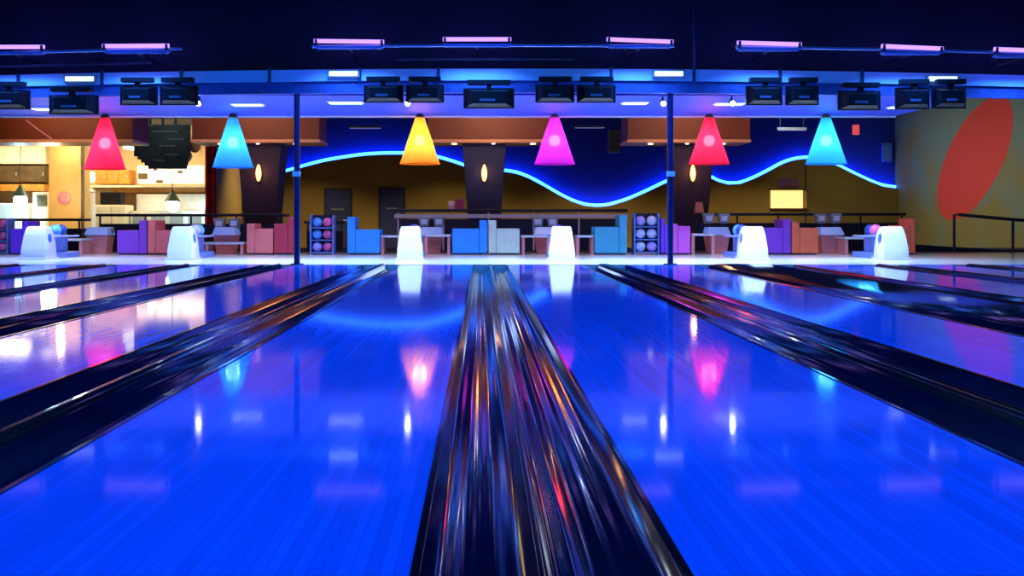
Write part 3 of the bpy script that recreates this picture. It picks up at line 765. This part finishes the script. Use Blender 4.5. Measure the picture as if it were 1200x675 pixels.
q = obj('decor_rosette', bm, M_['pinkp'], t); q.rotation_euler = (PI/2, 0, 0); q.location = (-.02, -.001, WZ(232, D)-SINK)
point('kitchen_column_light', (WX(80, D), D-.6, WZ(176, D)), 30, (1, .85, .55), .1)
point('kitchen_column_wash', (WX(82, D), D-1.6, 1.4), 120, (1, .80, .50), .2)  # extra light added in front to brighten the column

def kbox(name, x0, x1, y0, y1, D, dep, m, lab, cat, bev=.015, parent=None):
    X0, X1 = WX(x0, D), WX(x1, D)
    o = obj(name, bx(-(X1-X0)/2, (X1-X0)/2, 0, dep, 0, WZ(y0, D)-(SINK if y1 > 999 else WZ(y1, D))), m, parent, bevel=bev, loc=((X0+X1)/2, D, (SINK if y1 > 999 else WZ(y1, D))))
    if lab: tag(o, lab, cat)
    return o
BOT = 9999
def zb_(y, D): return SINK if y == BOT else WZ(y, D)
def cabinet(x0, x1, y0, y1, D, dep, m, dm, n, lab, shelf=False, cat='cabinet'):
    X0, X1 = WX(x0, D), WX(x1, D); w = X1-X0; h = WZ(y0, D)-zb_(y1, D)
    t = thing('kitchen_cabinet', lab, cat, ((X0+X1)/2, D, zb_(y1, D)))
    obj('carcass', bx(-w/2, w/2, 0, dep, 0, h), m, t, bevel=.01)
    for k in range(n):
        a0 = -w/2 + w*k/n + .02; a1 = -w/2 + w*(k+1)/n - .02
        d_ = obj('cabinet_door', bx(a0, a1, -.025, -.001, .03, h-.03), dm, t, bevel=.004)
        obj('door_handle', bx(a1-.08, a1-.05, -.05, -.026, h*.4, h*.6), M_['steel'], d_)
    return t
# left bay
cabinet(-40, 54, 171, 192, 36.4, .58, M_['cream'], M_['cream'], 4, 'cream wall cupboards high in the left kitchen bay')
cabinet(-40, 54, 194, 214, 36.5, .48, M_['kdark'], M_['kdark'], 3, 'dark brown recessed shelving in the left kitchen bay')
kbox('wall_shelf', -40, 52, 216, 224, 36.3, .69, M_['kwood'], 'orange wood shelf below the dark brown shelving in the left kitchen bay', 'shelf')
cabinet(-40, 34, 238, BOT, 35.0, .8, M_['white'], M_['white'], 4, 'white counter under the bright lamp in the left kitchen bay', cat='counter')
sc = kbox('service_cabinet', 38, 56, 225, BOT, 34.6, .5, M_['cream'], 'cream upright cabinet directly left of the amber kitchen column', 'cabinet')
ow = 12/px(34.6)/2
obj('oven_door', bx(-ow+.06, ow+.06, -.03, -.001, WZ(242, 34.6)-SINK, WZ(229, 34.6)-SINK), M_['kdark'], sc, bevel=.004)
# right bay
cabinet(113, 152, 199, 216, 36.4, .58, M_['kwood'], M_['kwood'], 3, 'orange wooden wall cupboard under the pink-red lamp')
kbox('long_shelf', 100, 240, 217, 219.5, 36.2, .79, M_['cream'], 'long thin cream shelf across the right kitchen bay', 'shelf', .004)
kbox('shelf_band', 132, 240, 219.7, 226, 36.6, .39, M_['kwood'], 'orange brown band of boards under the long cream shelf', 'panel')
# menu board with little pictures
t = thing('menu_board', 'large bright cream menu board at the right of the kitchen', 'menu board', (WX(200, 36.0), 36.0, WZ(216, 36)))
hw = 39/px(36); hh = 22/px(36)
obj('board_panel', bx(-hw, hw, 0, .08, .02, hh), mat('lit_menu_panel', (.9, .82, .6), .4, emit=(1, .85, .55), es=.5, noise=.06, nscale=3), t, bevel=.01)
for (a0, a1, b0, b1) in ((-38, -27, 6, 13), (-17, -9, 1.5, 5), (8, 14, 13, 16), (-20, -16, 16, 19)):
    obj('picture_tile', bx(a0/px(36), a1/px(36), -.012, -.001, b0/px(36), b1/px(36)), M_['kdark'], t, bevel=.003)
# steel equipment
t = thing('steel_range', 'long grey steel cooking range with hood below the menu board', 'range', (WX(196, 35.6), 35.6, SINK))
hw = 44/px(35.6); zt = WZ(247, 35.6)-SINK
obj('range_body', bx(-hw, hw, 0, .8, 0, zt), M_['steel'], t, bevel=.015)
obj('splash_back', bx(-hw, hw, .7, .78, zt+.001, WZ(227, 35.6)-SINK), M_['steel'], t)
for k in range(4): obj('range_panel', bx(-hw+.1+k*hw*.49, -hw*.56+k*hw*.49, -.02, -.001, .3, zt-.1), M_['grey'], t, bevel=.003)
kbox('black_appliance', 117, 141, 225, 240, 35.4, .5, M_['tv'], 'black boxy coffee machine on the kitchen counter', 'coffee machine', .03)
cabinet(100, 146, 240.2, BOT, 35.2, .9, M_['cream'], M_['cream'], 3, 'cream kitchen counter under the black coffee machine', cat='counter')
t = thing('drink_dispenser', 'white upright drink dispenser right of the amber column', 'dispenser', (WX(106, 34.6), 34.6, SINK))
obj('dispenser_body', cyl(0, 0, 0, WZ(226, 34.6)-SINK, .14, 20), M_['white'], t)
obj('dispenser_lid', lathe([(.15, 0), (.15, .05), (.05, .12), (0, .12)], 20, None, 0, 0, WZ(226, 34.6)-SINK), M_['steel'], t)
obj('dispenser_tap', bx(-.03, .03, -.2, -.12, .8, .9), M_['steel'], t)
t = thing('lantern', 'small glowing white lantern hanging below the pink-red lamp', 'lantern', (WX(108, 34.4), 34.4, WZ(214, 34.4)))
obj('lantern_glass', lathe([(0, 0), (.07, .02), (.09, .15), (.07, .30), (0, .34)], 14), M_['warmp'], t, smooth=True)
obj('lantern_wire', tube([(0, 0, .34), (0, 0, 3.4-WZ(214, 34.4))], .012, 6), M_['kdark'], t)
# two cone work lamps
def worklamp(x, ys, D, lab):
    X = WX(x, D); z = WZ(ys, D)
    t = thing('work_lamp', lab, 'hanging lamp', (X, D, z), 0, 'green cone work lamps')
    obj('lamp_shade', lathe([(.24, 0), (.05, .30), (.045, .34), (0, .34), (0, .33), (.04, .32), (.23, 0)], 20), M_['green'], t, smooth=False)
    obj('bulb', sphere(.20, 18, 12), M_['bulb'], t, smooth=True, loc=(0, 0, -.12))
    obj('cord', tube([(0, 0, .34), (0, 0, 3.4-z)], .012, 6), M_['kdark'], t)
    point('work_lamp_light', (X, D-.05, z-.45), 50, (.6, .95, 1), .08)
worklamp(24, 230, 34.2, 'dark green cone work lamp with white glow at far left of the kitchen')
worklamp(202, 236, 34.2, 'dark green cone work lamp with cyan white glow below the menu board')
# angled light panels
for k, (x0, x1, y0, y1) in enumerate(((138, 184, 160, 165), (144, 178, 172, 177))):
    D = 34.0 + .7*k
    t = thing('light_panel', ['upper', 'lower'][k] + ' slanting bright white light panel right of the pink-red lamp', 'light panel', (WX(x0, D), D, WZ(y0, D)))
    L = WX(x1, D)-WX(x0, D); dz = WZ(y1, D)-WZ(y0, D)
    obj('diffuser', prismY([(0, .06), (0, -.06), (L, dz-.05), (L, dz+.03)], 0, .5), M_['warmp'], t)
    obj('panel_back', prismY([(-.02, .09), (-.02, .0601), (L+.02, dz+.0301), (L+.02, dz+.06)], 0, .5), M_['grey'], t)
    for f_ in (.1, .9): obj('suspension_wire', tube([(L*f_, .25, dz*f_+.07), (L*f_, .25, 3.4-WZ(y0, D))], .01, 6), M_['kdark'], t)
kbox('pale_mullion', 156.2, 159, 70, 160, 26.5, .06, M_['cream'], 'short pale vertical strip at the end of the left orange bulkhead', 'strip', .004)
# hanging dark slat screen
D = 31.5; X0, X1 = WX(157, D), WX(223, D); zt = 4.34; zb = WZ(198, D)
t = thing('slat_screen', 'dark green-black slatted screen hanging beside the kitchen', 'screen', ((X0+X1)/2, D, 0)); hw = (X1-X0)/2
for k in range(14):
    z = zb + (3.2-zb)*k/13
    cut = .5*max(0, (4-k))/4*hw
    obj('slat', bx(-hw+cut, hw-.25*cut, 0, .05, z, z+.09), M_['slat'], t)
for s in (-1, 0, 1): obj('hanging_post', bx(s*hw*.45-.03, s*hw*.45+.03, .051, .10, zb, zt), M_['slat'], t)
for a_, b_, y_ in ((-.35, .55, 154), (-.8, -.3, 147), (.2, .8, 163), (-.1, .5, 171), (.1, .6, 181), (-.3, .1, 188)):
    obj('pale_strip', bx(hw*a_, hw*b_, -.03, -.001, WZ(y_+1, D), WZ(y_-1, D)), M_['grey'], t)
spot_ = point('screen_light', (0, 0, 0), 12, (.8, 1, .95), .1); spot_.location = ((X0+X1)/2, D-1.5, 3.4)
# small cups of light: flowers / pans
for x, y, lab in ((229, 172, 'upper round copper pan hanging by the right end of the slat screen'), (219, 183, 'lower round copper pan hanging by the right end of the slat screen')):
    D = 33.4
    t = thing('hanging_pan', lab, 'pan', (WX(x, D), D, WZ(y, D)), 0, 'hanging copper pans')
    q = obj('pan_bowl', lathe([(0, 0), (.15, 0), (.18, .07), (.17, .07), (.14, .015), (0, .015)], 18), mat('pink_copper', (.85, .5, .42), .35, .3, noise=.1), t); q.rotation_euler = (PI/2, 0, 0)
    obj('pan_handle', tube([(0, -.03, .17), (0, -.03, .42)], .012, 6), M_['kdark'], t)
    obj('pan_hook', tube([(0, -.03, .42), (0, -.03, 3.4-WZ(y, D)), ], .008, 6), M_['kdark'], t)
# diagonal cable on left bulkhead
o = obj('loose_cable', tube([(WX(31, 25.58), 25.58, WZ(141, 25.58)), (WX(45, 25.58), 25.58, WZ(152, 25.58)), (WX(62, 25.58), 25.58, WZ(164, 25.58))], .02, 6), M_['pinkp'])
tag(o, 'pinkish cable hanging diagonally across the left orange bulkhead', 'cable')

# ---------------------------------------------------------------- lights
BLUE = (.02, .29, 1.0)
# rows of unseen blue panels added above the nearer lanes to light them
def fill_panel_row(y, z, xs, power, col=BLUE, size=(2.4, 1.3)):
    for k, X in enumerate(xs):
        t = thing('ceiling_black_light', 'wide blue light panel on the dark ceiling over the near lanes', 'ceiling light', (X, y, z), 0, 'blue light panels over the lanes')
        obj('panel_housing', bx(-1.25, 1.25, -.7, .7, .02, 4.6-z), M_['darkrail'], t)
        obj('panel_rim', bx(-1.25, -1.205, -.7, .7, -.03, .019, bx(1.205, 1.25, -.7, .7, -.03, .019)), M_['darkrail'], t)
        area('black_light', (X, y, z-.005), size, power, col)
for y in (11.0, 6.0, 1.6):
    fill_panel_row(y, 4.45, [-7.5, -4.5, -1.5, 1.5, 4.5, 7.5], 84)
for (x0, x1, y0, y1) in tubes:
    X = WX((x0+x1)/2, DT); Z = WZ((y0+y1)/2, DT)
    area('tube_down', (X, DT-.01, Z-.125), (.9, .10), 50, (.05, .25, 1), spread=2.3)
    area('tube_glow', (X, DT+.05, Z+.02), (.95, .05), 4, (.10, .06, 1), (math.radians(100), 0, 0))
# approach lighting under the soffit
for x, y, p in ((50, 127, 60), (290, 122, 60), (405, 119.5, 60), (600, 120, 60), (744, 120, 60), (855, 121, 60), (1010, 124, 60)):
    D = F*(SZ-H)/(VY-y)
    area('soffit_light', (WX(x, D), D, SZ-.035), (.45, .25), p*1.9, (.48, .72, 1.0), spread=2.3)
# unseen warm lights added over the seating, behind the soffit edge
for X in (-8, -4.9, -1.7, 1.4, 4.6, 7.4):
    area('seating_light', (X, 21.5, 3.9), (.6, .3), 27, (1, .78, .70), (math.radians(8), 0, 0))
# unseen warm area lights added to brighten the orange bulkheads and olive wall
for X, e in ((-9.5, 9), (-5.1, 6.5), (.2, 8), (4.6, 6.5)):
    area('bulkhead_wash', (X, 22.6, 3.4), (.8, .3), e, (1, .58, .28), (math.radians(84), 0, 0), spread=1.15)
for X in (-6, -1, 4, 9):
    area('concourse_light', (X, 35.5, 4.2), (1.2, .4), 150, (1, .75, .42), (math.radians(14), 0, 0), spread=1.75)
for y_ in (29.5, 33.2, 36.6):
    area('mural_light', (9.6, y_, 4.25), (.6, 1.6), 68, (.95, .95, .9), (0, math.radians(-42), 0), spread=2.3)  # unseen lights added to brighten the mural wall
# kitchen
for X in (-14.6, -11.8, -9.6):
    area('kitchen_light', (X, 35.0, 3.25), (1.5, .8), 115, (1, .80, .50))
# blue wash on the back wall above the neon

# ---------------------------------------------------------------- world, camera, view
w = bpy.data.worlds.new('World'); S.world = w; w.use_nodes = True
w.node_tree.nodes['Background'].inputs[0].default_value = (.0, .004, .03, 1)
w.node_tree.nodes['Background'].inputs[1].default_value = .3
cam = bpy.data.cameras.new('Camera'); co = bpy.data.objects.new('Camera', cam); C.objects.link(co)
co.location = (0, 0, H); co.rotation_euler = (PI/2, 0, 0)
cam.sensor_width = 36; cam.lens = 36*F/1200; cam.shift_x = 36/1200; cam.shift_y = -80/1200
cam.clip_end = 200; cam.clip_start = .02
S.camera = co
S.view_settings.view_transform = 'Standard'; S.view_settings.look = 'None'
S.view_settings.gamma = 1; S.view_settings.exposure = 0; S.view_settings.use_curve_mapping = False

_seen = {}
for o_ in bpy.data.objects:
    if 'label' in o_:
        n_ = len(o_['label'].split())
        if n_ > 16 or n_ < 4: print('LABEL', n_, o_.name, o_['label'])
        _seen.setdefault(o_['label'], []).append(o_.name)
for l_, v_ in _seen.items():
    if len(v_) > 1: print('DUPLABEL', l_, v_)
